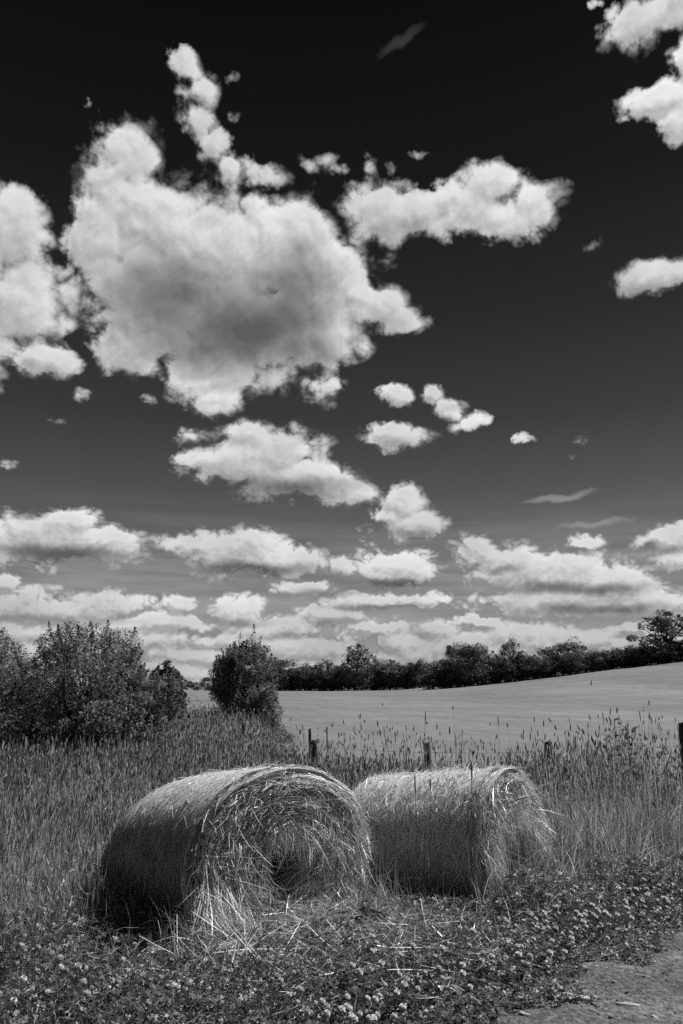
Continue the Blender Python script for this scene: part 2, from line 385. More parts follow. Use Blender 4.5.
# path sheet, a few millimetres proud, with a ragged edge
pu = np.arange(-6, 9, .05); pv = np.concatenate([np.linspace(.3, -.4, 15), np.linspace(-.5, -4, 30)])
PU, PV = np.meshgrid(pu, pv)
edge = (fbm(PU*2.2, PU*0+3, 5)-.5)*.6
PVV = PV+edge*np.clip(1+PV/.5, 0, 1)*(PV>.1)
X_ = .79+.735*PU-.678*PVV; Y_ = 4.74+.678*PU+.735*PVV
PZ = height(X_, Y_)+.008+(fbm(X_*5, Y_*5, 4)-.5)*.035*np.clip(-PV/.3, 0, 1)+np.clip(-PV/.3, 0, 1)*.012
V = np.stack([X_, Y_, PZ], -1).reshape(-1, 3); nx = len(pu)
I = (np.arange(len(pv)-1)[:, None]*nx+np.arange(nx-1)[None]).ravel()
path = mesh_np('path', V, np.stack([I, I+nx, I+nx+1, I+1], -1), M_dirt, smooth=True); tag(path, kind='structure')

# ---------------------------------------------------------------- bales: where they lie
BALES = [dict(face=(-.40, 6.02), ang=radians(36.5), L=1.45, w=.735, h=1.21, wr=.77, hr=1.12),
         dict(face=(1.40, 7.10), ang=radians(53), L=1.36, w=.60, h=1.19, wr=.62, hr=1.14)]
for b in BALES:
    b['n'] = np.array([sin(b['ang']), -cos(b['ang'])]); b['s'] = np.array([cos(b['ang']), sin(b['ang'])])
    b['z'] = float(height(b['face'][0], b['face'][1]))-.02
def in_bale(x, y, grow=0.0):
    r = np.zeros(np.shape(x), bool)
    for b in BALES:
        dx = x-b['face'][0]; dy = y-b['face'][1]
        t = -(dx*b['n'][0]+dy*b['n'][1]); s = dx*b['s'][0]+dy*b['s'][1]
        r |= (t > -grow) & (t < b['L']+grow) & (np.abs(s) < .52+grow)
    return r

def scatter(n, x0, x1, y0, y1):
    x = rng.uniform(x0, x1, n); y = rng.uniform(y0, y1, n); return x, y
def in_view(x, y, m=1.6): return np.abs(x) < .45*y+m

# ---------------------------------------------------------------- meadow grass
def blades(x, y, h, lean, width, K=5, curl=.35, seedhead=None, tone=None, dirb=None, droop=0.):
    n = len(x); z = height(x, y)-.02
    t = np.linspace(0, 1, K)[None]
    d = rng.uniform(0, 2*pi, n) if dirb is None else dirb
    dx, dy = np.cos(d), np.sin(d)
    off = (lean[:, None]*t+curl*lean[:, None]*t**3*2)*h[:, None]
    P_ = np.empty((n, K, 3))
    P_[..., 0] = x[:, None]+dx[:, None]*off; P_[..., 1] = y[:, None]+dy[:, None]*off
    P_[..., 2] = z[:, None]+h[:, None]*(t-droop*lean[:, None]*t**3)
    a = rng.uniform(0, 2*pi, n)
    side = np.stack([np.cos(a), np.sin(a), rng.normal(0, .25, n)], -1); side = unit(side)
    return P_, side
def grass_field(name, x, y, hfun, p_culm=.35, wscale=1.0, tone_k=1.0):
    n = len(x); H = hfun(x, y)
    dist = np.hypot(x, y); ws = wscale*np.clip(dist/8, .75, 2.2)
    patch = .22+1.55*fbm(x*.9+3, y*.9, 4)*(.55+.9*fbm(x*3.1, y*3.1+8, 3))
    cul = rng.random(n) < p_culm
    parts = []
    # leaf blades
    i = ~cul; m = i.sum()
    h = H[i]*rng.uniform(.35, .92, m)
    P_, sd = blades(x[i], y[i], h, rng.gamma(2, .24, m)*(1.6-.6*sstep(8, 12, y[i])), None, 5, droop=.62)
    W = (np.array([.8, 1, .9, .6, .05])[None]*.0060*ws[i][:, None]*rng.uniform(.6, 1.5, m)[:, None])
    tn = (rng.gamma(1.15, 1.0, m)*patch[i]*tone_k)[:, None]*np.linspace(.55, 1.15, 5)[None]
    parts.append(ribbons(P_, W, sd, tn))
    # flowering stems
    i = cul; m = i.sum()
    h = H[i]*np.clip(rng.normal(.88, .19, m), .45, 1.55)
    P_, sd = blades(x[i], y[i], h, np.abs(rng.normal(.05, .07, m)), None, 5, droop=.1)
    W = (np.array([1, .9, .8, .65, .5])[None]*.0027*ws[i][:, None])
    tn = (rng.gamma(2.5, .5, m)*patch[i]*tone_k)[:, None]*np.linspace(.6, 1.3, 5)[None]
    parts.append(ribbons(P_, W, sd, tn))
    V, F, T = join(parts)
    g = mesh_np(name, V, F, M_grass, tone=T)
    # seed heads at the tips
    top = P_[:, -1]; dr = unit(P_[:, -1]-P_[:, -2]+rng.normal(0, .03, (m, 3)))
    L = rng.uniform(.05, .13, m)
    q = np.linspace(0, 1, 5)[None, :, None]
    Pc = top[:, None]+dr[:, None]*L[:, None, None]*(q-.05)
    wv = rng.uniform(.7, 1.35, m)*ws[i]*(.0034+.0022*sstep(8, 12, y[i]))
    Wd = np.array([.15, .9, 1, .75, .08])[None]*wv[:, None]
    tn = np.broadcast_to((rng.gamma(2.2, .42, m)*tone_k)[:, None], (m, 5))
    s2 = unit(np.cross(dr, sd))
    hd = join([ribbons(Pc, Wd, sd, tn), ribbons(Pc, Wd, s2, tn)])
    return (V, F, T), hd
def h_main(x, y):
    base = .60+.26*sstep(7, 12, y)-.04*sstep(11,15,y)                       # shorter near, taller towards the fence
    base = base+.24*sstep(2.0, 3.6, x)*(1-sstep(10, 14, y)*.3)
    base = base*(.30+.70*sstep(1.6, 3.6, pathside(x, y)-.35*sstep(-1.0, -2.5, x)))
    base = base*(1-.13*sstep(10.5, 12, y)*sstep(-2.5, -1.2, x)*(1-sstep(3.2, 4.2, x)))
    front = (1-sstep(-.2, .7, -(x-(-.36))*BALES[0]['n'][0]*1-(y-5.42)*BALES[0]['n'][1]))
    return base*(.8+.4*fbm(x*1.1, y*1.1, 3))
A = []
def add_region(n, x0, x1, y0, y1, cond, hf, p, ws=1.0, tk=1.0):
    x, y = scatter(n, x0, x1, y0, y1); k = cond(x, y) & in_view(x, y) & ~in_bale(x, y, .02)
    A.append(grass_field('tmp', x[k], y[k], hf, p, ws, tk)); bpy.data.objects.remove(bpy.data.objects['tmp'])
past = lambda x, y: y > fence_y(x)+.9
S = pathside
add_region(150000, -5.5, 5.5, 4.6, 9.0, lambda x, y: (S(x, y) > 1.55+.5*(fbm(x*2, y*2, 2)-.5)) & (rng.random(len(x)) < .25+.75*sstep(1.6, 2.8, S(x, y))), h_main, .30)
add_region(150000, -9, 8.5, 9.0, 20, lambda x, y: ~past(x, y), h_main, .42)
add_region(60000, -17, 2, 15, 40, lambda x, y: past(x, y) & (x < bank_x(y)+.5-1.1*fbm(y*.7, y*0, 3)), lambda x, y: (.85+.5*fbm(x*.5, y*.5, 3))*(.25+.75*sstep(0, 1.6, bank_x(y)-x)), .45, 1.1, 1.0)
add_region(4800, -6, 9, 9.5, 18.5, lambda x, y: ~past(x, y) & (np.abs(y-fence_y(x)) < 2.2), lambda x, y: 1.0+.32*fbm(x*1.4, y*1.4+3, 3), 1.0, 1.0, .8)
g_ = join([a[0] for a in A]); # dry bent leaves and broken stems tangled in the top of it
fx, fy = scatter(110000, -7, 7, 5.2, 14); k = in_view(fx, fy) & ~in_bale(fx, fy, .05) & (S(fx, fy) > 1.8) & (rng.random(len(fx)) < .25+1.3*(fbm(fx*1.7, fy*1.7+30, 3)-.35)); fx, fy = fx[k], fy[k]; n = len(fx)
fz = height(fx, fy)+h_main(fx, fy)*rng.beta(3, 2, n)*.95; d_ = unit(np.stack([rng.normal(0, 1, n), rng.normal(0, 1, n), rng.normal(.1, .8, n)], -1)); l_ = rng.uniform(.04, .17, n)
q = np.linspace(0, 1, 4)[None, :, None]; Pf = np.stack([fx, fy, fz], -1)[:, None]+d_[:, None]*l_[:, None, None]*q; Pf[..., 2] -= (q[..., 0]**2)*l_[:, None]*rng.uniform(.1, .9, n)[:, None]
FL = ribbons(Pf, np.array([.6, 1, .9, .1])[None]*.0034*rng.uniform(.5, 1.6, n)[:, None], unit(np.cross(d_, rng.normal(0, 1, (n, 3)))), np.broadcast_to(rng.gamma(2.2, 1.0, n)[:, None], (n, 4)))
g_ = join([g_, FL])
hd_ = join([a[1] for a in A])
print('grass faces', len(g_[1]), len(hd_[1]))
meadow = mesh_np('meadow_grass', g_[0], g_[1], M_grass, tone=g_[2]); tag(meadow, 'tall seeding meadow grass round the bales and up to the fence', 'grass', kind='stuff')
heads = mesh_np('grass_seedheads', hd_[0], hd_[1], M_head, tone=hd_[2]); tag(heads, 'seed heads of the tall meadow grass', 'grass', kind='stuff')

def at(px, py, Y):
    """point of the place seen at a pixel of the photograph, Y metres ahead"""
    x, y, z = ray(px, py); return np.array([x/y*Y, Y, EYE+z/y*Y])
def world(b, t, s, z):
    """bale frame: t back from the face along the axis, s across, z up -> place"""
    f = b['face']
    return np.stack([f[0]-b['n'][0]*t+b['s'][0]*s, f[1]-b['n'][1]*t+b['s'][1]*s, z], -1)
def section(b, t, th, r=1.0):
    """point of the round section t back from the face; th 0 = right side, pi/2 = top"""
    u = np.clip(t/b['L'], 0, 1)
    w_ = b['w']+(b['wr']-b['w'])*u; H_ = b['h']+(b['hr']-b['h'])*u
    gz = height(*(world(b, t, 0*t, 0*t)[..., :2].T)).T if np.ndim(t) else height(*world(b, np.array(t), np.array(0.), np.array(0.))[:2])
    c, s = np.cos(th), np.sin(th)
    low = np.where(s < 0, 1+.06*(-s), 1-.16*u*np.clip(s, 0, 1)**1.0)*np.where(c < 0, 1.0, 1.0)
    rr = r*(1+.018*(fbm(th*1.5+9, t*2.0+b['ang']*9, 3)-.5)*2)
    zc = H_*.5
    z = gz-.03+zc+np.where(s < 0, zc*s, zc*s)*rr
    return w_*c*rr*low, z
def rbox(u): return u
def build_bale(b, label, nside, nface, hole, group):
    base = empty('hay_bale', (b['face'][0]-b['n'][0]*b['L']/2, b['face'][1]-b['n'][1]*b['L']/2, b['z']-.05), label, 'hay bale', group)
    off = -np.array(base.location)
    L = b['L']
    # packed roll under the loose outside
    T_, TH = np.meshgrid(np.linspace(.0, L, 70), np.linspace(0, 2*pi, 181)[:-1], indexing='ij')
    rr = .985-.05*np.clip(1-T_/.06, 0, 1)**2-.05*np.clip(1-(L-T_)/.06, 0, 1)**2+.02*(fbm(TH*14, T_*3, 4)-.5)+.03*(fbm(TH*3, T_*26, 3)-.5)
    s_, z_ = section(b, T_, TH, rr)
    V = world(b, T_, s_, z_).reshape(-1, 3)+off; nt, nh = T_.shape
    i, j = np.meshgrid(np.arange(nt-1), np.arange(nh), indexing='ij'); j2 = (j+1) % nh
    F = np.stack([i*nh+j, (i+1)*nh+j, (i+1)*nh+j2, i*nh+j2], -1).reshape(-1, 4)[:, ::-1]
    ct = (.13+.95*sstep(.35, .85, np.sin(TH)))*(.45+1.0*fbm(TH*9, T_*70, 3))  # core tone carries painted light as well: bright top, shaded flanks
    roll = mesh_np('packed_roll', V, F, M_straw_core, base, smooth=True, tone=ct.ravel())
    # wound fibres lying round it
    def wound(n, lift, ln, wid, tone_lo, tone_hi, thr=(-.6, 3.75), tilt=.03):
        t0 = rng.uniform(-.015, L+.01, n); th0 = rng.uniform(*thr, n); d = rng.uniform(*ln, n)*rng.choice([-1, 1], n)
        q = np.linspace(0, 1, 5)[None]
        th = th0[:, None]+d[:, None]*q
        tt = t0[:, None]+rng.normal(0, tilt, n)[:, None]*q+rng.normal(0, .006, (n, 5))
        lf = rng.gamma(1.5, lift, n)[:, None]*(.3+q*rng.uniform(.2, 1.4, n)[:, None])
        s_, z_ = section(b, np.clip(tt, 0, L), th, 1.0+lf)
        P_ = world(b, tt, s_, z_)+off
        tg = unit(P_[:, -1]-P_[:, 0]); nr = unit(rng.normal(0, 1, (n, 3))); sd = unit(np.cross(tg, nr))
        # keep most fibres lying flat on the roll
        ax = np.array([b['n'][0], b['n'][1], 0.])[None]; k = rng.random(n) < .85
        sd[k] = unit(ax+rng.normal(0, .22, (n, 3)))[k]
        W = np.array([.5, 1, 1, .9, .3])[None]*wid*rng.uniform(.5, 1.5, n)[:, None]
        # light and shade put into the straw tone: sunlit top lighter, flanks darker
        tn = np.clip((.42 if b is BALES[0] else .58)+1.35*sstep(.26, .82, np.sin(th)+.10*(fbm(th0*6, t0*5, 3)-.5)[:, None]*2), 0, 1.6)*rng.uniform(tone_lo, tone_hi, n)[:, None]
        return ribbons(P_, W, sd, tn)
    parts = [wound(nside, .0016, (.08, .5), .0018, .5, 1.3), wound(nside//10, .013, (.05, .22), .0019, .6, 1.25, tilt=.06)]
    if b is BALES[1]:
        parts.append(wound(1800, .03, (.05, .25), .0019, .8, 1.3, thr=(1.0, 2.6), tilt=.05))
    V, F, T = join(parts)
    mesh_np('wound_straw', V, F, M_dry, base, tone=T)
    # the end face: coiled layers round a torn hollow
    nr_, nh = 60, 200
    R_, TH = np.meshgrid(np.linspace(0.0, 1.0, nr_), np.linspace(0, 2*pi, nh+1)[:-1], indexing='ij')
    def hollow(r, th):
        x = r*np.cos(th)-hole[0]; z = r*np.sin(th)-hole[1]
        return np.exp(-((x/hole[2])**2+(z/hole[3])**2)**1.3)
    def relief(r, th):
        coil = fbm(r*16+.9*th/6.28+3, th*1.6, 4)-.5
        d = -.05*(1-r**2)*1.0+.05*np.clip((r-.86)/.14, 0, 1)**2
        ph = r/.075-th/6.2832+1.6*(fbm(th*1.2+4, r*5, 3)-.5)
        return d-coil*.075-.016*np.sin(6.2832*ph)*sstep(.1, .35, r)+hole[4]*hollow(r, th)
    def face_pt(r, th, up=0.0):
        s_, z_ = section(b, np.zeros_like(r), th, 1.0)
        zc = height(b['face'][0], b['face'][1])-.03+b['h']*.5
        return world(b, relief(r, th)-up, s_*r, zc+(z_-zc)*r)+off
    V = face_pt(R_, TH).reshape(-1, 3)
    i, j = np.meshgrid(np.arange(nr_-1), np.arange(nh), indexing='ij'); j2 = (j+1) % nh
    F = np.stack([i*nh+j, (i+1)*nh+j, (i+1)*nh+j2, i*nh+j2], -1).reshape(-1, 4)
    mesh_np('end_face', V, F, M_straw_face, base, smooth=True)
    def coils(n, ln, wid, up, lo, hi, rmin=.08, rand=.0, keep=.12):
        r = np.sqrt(rng.uniform(rmin**2, 1.03, n)); th0 = rng.uniform(0, 2*pi, n)
        L_ = rng.uniform(*ln, n); d = L_/np.maximum(r, .25)/b['w']*rng.choice([-1, 1], n)
        h_ = hollow(r, th0); k = rng.random(n) > h_*1.25*(1-keep); r, th0, L_, d = r[k], th0[k], L_[k], d[k]; n = len(r)
        q = np.linspace(0, 1, 4)[None]
        th = th0[:, None]+d[:, None]*q; rr = r[:, None]+rng.normal(0, .018+rand, n)[:, None]*q
        u_ = rng.gamma(1.3, up, n)[:, None]*(.3+q*rng.uniform(-.2, 1.6, n)[:, None])
        P_ = face_pt(np.clip(rr, 0, 1.04), th, u_)
        P_[..., 2] -= (q**2)*rng.gamma(1.2, .012, n)[:, None]
        tg = unit(P_[:, -1]-P_[:, 0]); sd = unit(np.cross(tg, unit(rng.normal(0, 1, (n, 3)))))
        W = np.array([.6, 1, .9, .3])[None]*wid*rng.uniform(.5, 1.6, n)[:, None]
        ph = r/.075-th0/6.2832+1.6*(fbm(th0*1.2+4, r*5, 3)-.5)
        layer = (.25+1.4*fbm(r*15+3, th0*1.6, 3)**1.3)*(1+.45*np.sin(6.2832*ph))  # relief shading put into the tone: coil ridges lighter, gaps between darker
        tn = np.broadcast_to((rng.uniform(lo, hi, n)*layer)[:, None], (n, 4))
        return ribbons(P_, W, sd, tn)
    V, F, T = join([coils(nface, (.08, .36), .0019, .008, .15, 1.2), coils(nface//4, (.06, .28), .0034, .022, .7, 1.3, rand=.02), coils(nface//4, (.05, .2), .0022, .030, .6, 1.3, rand=.05),
                    coils(nface//9, (.04, .14), .0021, .03, .6, 1.25, rand=.2)])
    mesh_np('coiled_straw', V, F, M_dry, base, tone=T)
    # tufts that droop over the hollow and down the face
    def tuft(n, r, th, sr, length, wid=.0021, outw=.03, spread=.35):
        rr = np.clip(r+rng.normal(0, sr[0], n), 0, 1.02); tt = th+rng.normal(0, sr[1], n)
        P0 = face_pt(rr, tt, rng.uniform(.0, .04, n))
        ax = np.array([b['n'][0], b['n'][1], 0.]); sx = np.array([b['s'][0], b['s'][1], 0.])
        q = np.linspace(0, 1, 5)[None, :, None]
        l_ = rng.uniform(.4, 1, n)*length
        dr = ax*rng.uniform(.0, 1, n)[:, None]*outw/length*2+sx*rng.normal(0, spread, n)[:, None]+np.array([0, 0, 1.])*rng.normal(-.75, .25, n)[:, None]
        P_ = P0[:, None]+unit(dr)[:, None]*l_[:, None, None]*q
        P_ = P_+(ax*outw)[None, None]*np.sin(q*pi*.6)*rng.uniform(.3, 1.3, n)[:, None, None]
        P_[..., 2] -= (q[..., 0]**2)*.05
        sd = unit(np.cross(unit(dr), unit(rng.normal(0, 1, (n, 3)))))
        W = np.array([.7, 1, 1, .8, .2])[None]*wid*rng.uniform(.5, 1.5, n)[:, None]
        return ribbons(P_, W, sd, np.broadcast_to(rng.uniform(.55, 1.3, n)[:, None], (n, 5)))
    return base, tuft, off
M_straw_face = rough_mat('torn_straw', .035, 26, .6, 1.0, .03)

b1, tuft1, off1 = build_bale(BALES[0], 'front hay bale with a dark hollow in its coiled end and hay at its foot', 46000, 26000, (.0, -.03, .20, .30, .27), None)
V, F, T = join([tuft1(330, .44, pi*.55, (.08, .5), .17), tuft1(70, .36, pi*.40, (.05, .2), .30, outw=.05), tuft1(900, .85, pi*1.10, (.10, .13), .36, outw=.08, spread=.3),
                tuft1(700, .8, pi*1.3, (.14, .25), .28, outw=.09, spread=.5), tuft1(500, .72, pi*1.62, (.15, .35), .2, outw=.06, spread=.6), tuft1(350, .6, 0.1, (.15, .5), .14, outw=.04, spread=.5)])
mesh_np('drooping_straw', V, F, M_dry, b1, tone=T)
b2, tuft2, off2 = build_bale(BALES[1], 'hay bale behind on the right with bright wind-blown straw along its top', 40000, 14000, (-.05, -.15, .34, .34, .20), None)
V, F, T = join([tuft2(500, .45, pi*.5, (.2, .8), .2, outw=.03), tuft2(500, .9, pi*.9, (.08, .5), .22, outw=.04), tuft2(600, .75, pi*.25, (.2, .6), .2, outw=.04), tuft2(500, .6, pi*1.4, (.2, .6), .2, outw=.06)])
mesh_np('drooping_straw', V, F, M_dry, b2, tone=T)

# ---------------------------------------------------------------- loose hay on the ground in front of the bales
def loose(n, cx, cy, sx, sy, rot, lo=.5, hi=1.2, up=.12, ln=(.08, .38), wid=.0021):
    a, c_ = rng.normal(0, 1, n)*sx, rng.normal(0, 1, n)*sy
    x = cx+a*cos(rot)-c_*sin(rot); y = cy+a*sin(rot)+c_*cos(rot)
    k = ~in_bale(x, y, -.04); x, y = x[k], y[k]; n = len(x)
    dens = np.exp(-.5*((a[k]/sx)**2+(c_[k]/sy)**2))
    z = height(x, y)+rng.uniform(0, 1, n)*up*(.35+dens)
    d = rng.uniform(0, 2*pi, n); l_ = rng.uniform(*ln, n); pit = rng.normal(.1, .38, n)
    dr = np.stack([np.cos(d)*np.cos(pit), np.sin(d)*np.cos(pit), np.sin(pit)], -1)
    q = np.linspace(-.5, .5, 5)[None, :, None]
    bend = unit(rng.normal(0, 1, (n, 3)))*rng.uniform(0, .25, n)[:, None]*l_[:, None]
    P_ = np.stack([x, y, z], -1)[:, None]+dr[:, None]*l_[:, None, None]*q+bend[:, None]*(q**2)
    P_[..., 2] = np.maximum(P_[..., 2], height(P_[..., 0], P_[..., 1])+.006)
    sd = unit(np.cross(dr, unit(rng.normal(0, 1, (n, 3)))))
    W = np.array([.6, 1, 1, .8, .3])[None]*wid*rng.uniform(.5, 1.5, n)[:, None]
    return ribbons(P_, W, sd, np.broadcast_to(rng.uniform(lo, hi, n)[:, None], (n, 5)))
p0 = BALES[0]; rr_ = p0['ang']
foot = lambda b, s, t: (b['face'][0]+b['s'][0]*s-b['n'][0]*t, b['face'][1]+b['s'][1]*s-b['n'][1]*t)
def L_(n, b, s, t, sx, sy, **k): c_ = foot(b, s, t); return loose(n, c_[0], c_[1], sx, sy, b['ang'], **k)
parts = [L_(2600, p0, .3, -.7, .9, .3, up=.20, lo=.4, hi=1.1, ln=(.08, .35), wid=.0024), L_(5200, p0, .05, -.22, .42, .20, up=.24, lo=.4, hi=1.1), L_(1500, p0, -.62, -.02, .16, .18, up=.30), L_(1500, p0, -.75, .10, .40, .25, up=.10, hi=1.3, ln=(.15, .45)),
         L_(1400, p0, -.3, -.55, .55, .22, up=.08, lo=.35, hi=1.0), L_(2200, p0, .75, -.05, .35, .3, up=.14, lo=.3, hi=.9),
         L_(1300, BALES[1], -.55, .1, .35, .3, up=.12, lo=.35, hi=.95), L_(900, BALES[1], .1, -.15, .4, .15, up=.2, lo=.3, hi=.9),
         L_(900, p0, -.65, -.3, .42, .3, up=.24, lo=.8, hi=1.35, ln=(.25, .55), wid=.0026), L_(500, p0, .1, -.45, .6, .25, up=.2, lo=.6, hi=1.3, ln=(.15, .4), wid=.0025)]
V, F, T = join(parts)
tag(mesh_np('loose_hay', V, F, M_dry, tone=T), 'loose hay spilt on the ground at the foot of the bales', 'hay', kind='stuff')

# ---------------------------------------------------------------- clover and short weeds of the verge
def weeds(n, x0, x1, y0, y1, cond, hf, size, tk=1.0):
    """trefoil leaves held at different heights over the ground"""
    x, y = scatter(n, x0, x1, y0, y1); k = cond(x, y) & in_view(x, y, 1.2) & ~in_bale(x, y, .0); x, y = x[k], y[k]; n = len(x)
    hh = hf(x, y)*rng.beta(1.6, 1.2, n); z = height(x, y)+hh
    nrm = unit(np.stack([rng.normal(0, .5, n), rng.normal(0, .5, n), np.ones(n)], -1))
    a0 = rng.uniform(0, 2*pi, n); sz = size*rng.uniform(.55, 1.35, n)
    u_ = unit(np.cross(nrm, np.array([[.3, 1, .2]]))); v_ = np.cross(nrm, u_)
    Vs = []; Ts = []
    tone = rng.gamma(3, .28, n)*(.15+1.45*fbm(x*2.3, y*2.3, 3))*tk
    c0 = np.stack([x, y, z], -1)
    for q in range(3):
        a = a0+q*2*pi/3
        d = u_*np.cos(a)[:, None]+v_*np.sin(a)[:, None]; e = np.cross(nrm, d)
        s_ = sz[:, None]
        up = nrm*s_*.25
        pts = [c0, c0+d*s_*.55+e*s_*.42+up, c0+d*s_*1.05+up*.6, c0+d*s_*.55-e*s_*.42+up]
        Vs.append(np.stack(pts, 1).reshape(-1, 3)); Ts.append(np.repeat(tone, 4))
    V = np.concatenate(Vs); F = np.arange(len(V)).reshape(-1, 4)
    return V, F, np.concatenate(Ts)
def verge(x, y): return (S(x, y) > -.18+.75*(fbm(x*3, y*3, 4)-.3)) & (S(x, y) < 2.3+1.6*sstep(-.8, -2.2, x)+.5*sstep(1.8, 3, x))
vh = lambda x, y: (.05+.20*sstep(.1, .9, S(x, y)))*(.5+1.0*fbm(x*1.8+7, y*1.8, 3))
W1 = weeds(120000, -4, 5.5, 3.6, 9.5, verge, vh, .0195)
# narrow grass among it
def verge_grass(n, hh, wid, tone, s0=.0, lean=.28, cond=None):
    x, y = scatter(n, -4, 5.5, 3.9, 9.8); k = verge(x, y) & (S(x, y) > s0) & in_view(x, y, 1.2) & ~in_bale(x, y, 0)
    if cond is not None: k &= cond(x, y)
    x, y = x[k], y[k]; n = len(x)
    h = (.07+hh*sstep(.1, 1.8, S(x, y)))*rng.uniform(.4, 1.15, n)*(1-.35*sstep(-.8, -1.8, x))
    P_, sd = blades(x, y, h, np.minimum(rng.gamma(2.2, lean, n), 1.0)/(1+h*.8), None, 6, droop=.7)
    W = np.array([.8, 1, 1, .85, .55, .05])[None]*wid*rng.uniform(.5, 1.5, n)[:, None]
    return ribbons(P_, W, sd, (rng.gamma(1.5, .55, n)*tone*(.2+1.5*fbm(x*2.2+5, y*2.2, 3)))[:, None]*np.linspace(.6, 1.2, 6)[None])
front = lambda x, y: rng.random(len(x)) < np.clip(.25+.9*np.exp(-((x-.35)/1.3)**2)+.5*(S(x, y) > 1.1), 0, 1)
W2 = weeds(10000, 1.2, 3.4, 6.2, 8.2, lambda x, y: (S(x, y) > .75) & (S(x, y) < 1.9), lambda x, y: (.40-.10*sstep(2.0, 3.4, x))*(.35+1.2*fbm(x*2.6, y*2.6, 3)), .022, 1.0)
W1 = join([W1, W2])
cl = mesh_np('clover_leaves', W1[0], W1[1], M_clover, tone=W1[2]); tag(cl, 'low clover and weed leaves covering the verge beside the path', 'clover', kind='stuff')
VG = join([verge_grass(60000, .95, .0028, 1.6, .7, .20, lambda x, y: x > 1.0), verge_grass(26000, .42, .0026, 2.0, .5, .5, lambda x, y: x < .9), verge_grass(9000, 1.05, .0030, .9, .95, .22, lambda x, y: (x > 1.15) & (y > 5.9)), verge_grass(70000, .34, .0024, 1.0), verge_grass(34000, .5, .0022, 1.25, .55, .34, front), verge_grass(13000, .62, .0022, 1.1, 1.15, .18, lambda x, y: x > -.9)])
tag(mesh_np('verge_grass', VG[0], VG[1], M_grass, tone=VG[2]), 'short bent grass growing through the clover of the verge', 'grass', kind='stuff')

# clover flowers: a globe of small upright florets on a stalk
def flower_mesh(seed):
    r = np.random.default_rng(seed); Vs = []; Fs = []; Ts = []; o = 0
    stem = tube([(0, 0, -.16), (.004, 0, -.08), (0, 0, 0)], [.0012, .0011, .001], 4, .25)
    F3 = tri(stem[1]); Vs.append(stem[0]); Fs.append(F3); Ts.append(stem[2]); o = len(stem[0])
    ga = pi*(3-5**.5); n = 60
    for k in range(n):
        zz = 1-1.75*(k+.5)/n; rad = (1-zz*zz)**.5; a = ga*k
        d = np.array([rad*cos(a), rad*sin(a), zz]); d = d/np.linalg.norm(d)
        e = np.cross(d, [.2, .1, 1]); e /= np.linalg.norm(e); f = np.cross(d, e)
        R0, R1 = .006, .016*r.uniform(.85, 1.12); wd = .0052
        tip = d*R1+np.array([0, 0, .002])
        vv = np.array([d*R0+e*wd*.5, d*R0-e*wd*.5, tip-e*wd, tip+e*wd, tip*1.12+f*wd*.4])
        Vs.append(vv); Fs.append(np.array([[0, 1, 2], [0, 2, 3], [3, 2, 4]])+o); o += 5
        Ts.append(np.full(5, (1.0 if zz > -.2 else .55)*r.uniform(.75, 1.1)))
    return np.concatenate(Vs), np.concatenate(Fs), np.concatenate(Ts)
fm = []
for k in range(4):
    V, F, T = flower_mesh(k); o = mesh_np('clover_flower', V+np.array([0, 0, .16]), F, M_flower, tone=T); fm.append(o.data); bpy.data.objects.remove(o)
spots = []
# flowering patches: (px, py, spread px, number)
for px, py, sx, sy, n in [(640, 890, 45, 22, 44), (590, 920, 40, 18, 30), (500, 960, 50, 22, 34), (530, 905, 40, 20, 16), (400, 975, 40, 18, 22), (70, 985, 60, 22, 46), (40, 950, 40, 14, 16),
                          (150, 985, 40, 20, 16), (300, 1000, 90, 12, 16), (360, 1015, 50, 6, 16), (30, 1015, 40, 8, 14), (665, 860, 20, 12, 8)]:
    m = 0
    while m < n:
        x_, y_ = px+rng.normal(0, sx*.7), py+rng.normal(0, sy*.8)
        rx, ry, rz = ray(x_, min(y_, 1030)); t = (EYE-.15)/-rz; X, Y = rx*t, ry*t
        m += 1
        if S(X, Y) > .12 and not in_bale(np.array([X]), np.array([Y]), .02)[0] and X > -4: spots.append((X, Y))
for k, (X, Y) in enumerate(spots[:285]):
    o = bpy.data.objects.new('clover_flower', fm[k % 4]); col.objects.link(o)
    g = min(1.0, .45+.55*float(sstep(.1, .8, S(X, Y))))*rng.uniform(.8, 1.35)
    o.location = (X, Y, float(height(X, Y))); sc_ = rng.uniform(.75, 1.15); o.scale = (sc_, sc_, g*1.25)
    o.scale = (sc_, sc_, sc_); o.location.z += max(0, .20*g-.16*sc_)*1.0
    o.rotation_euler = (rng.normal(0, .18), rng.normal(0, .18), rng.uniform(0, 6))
    tag(o, 'small round white clover flower head on a stalk in the verge', 'flower', 'white clover flowers in the verge beside the path')

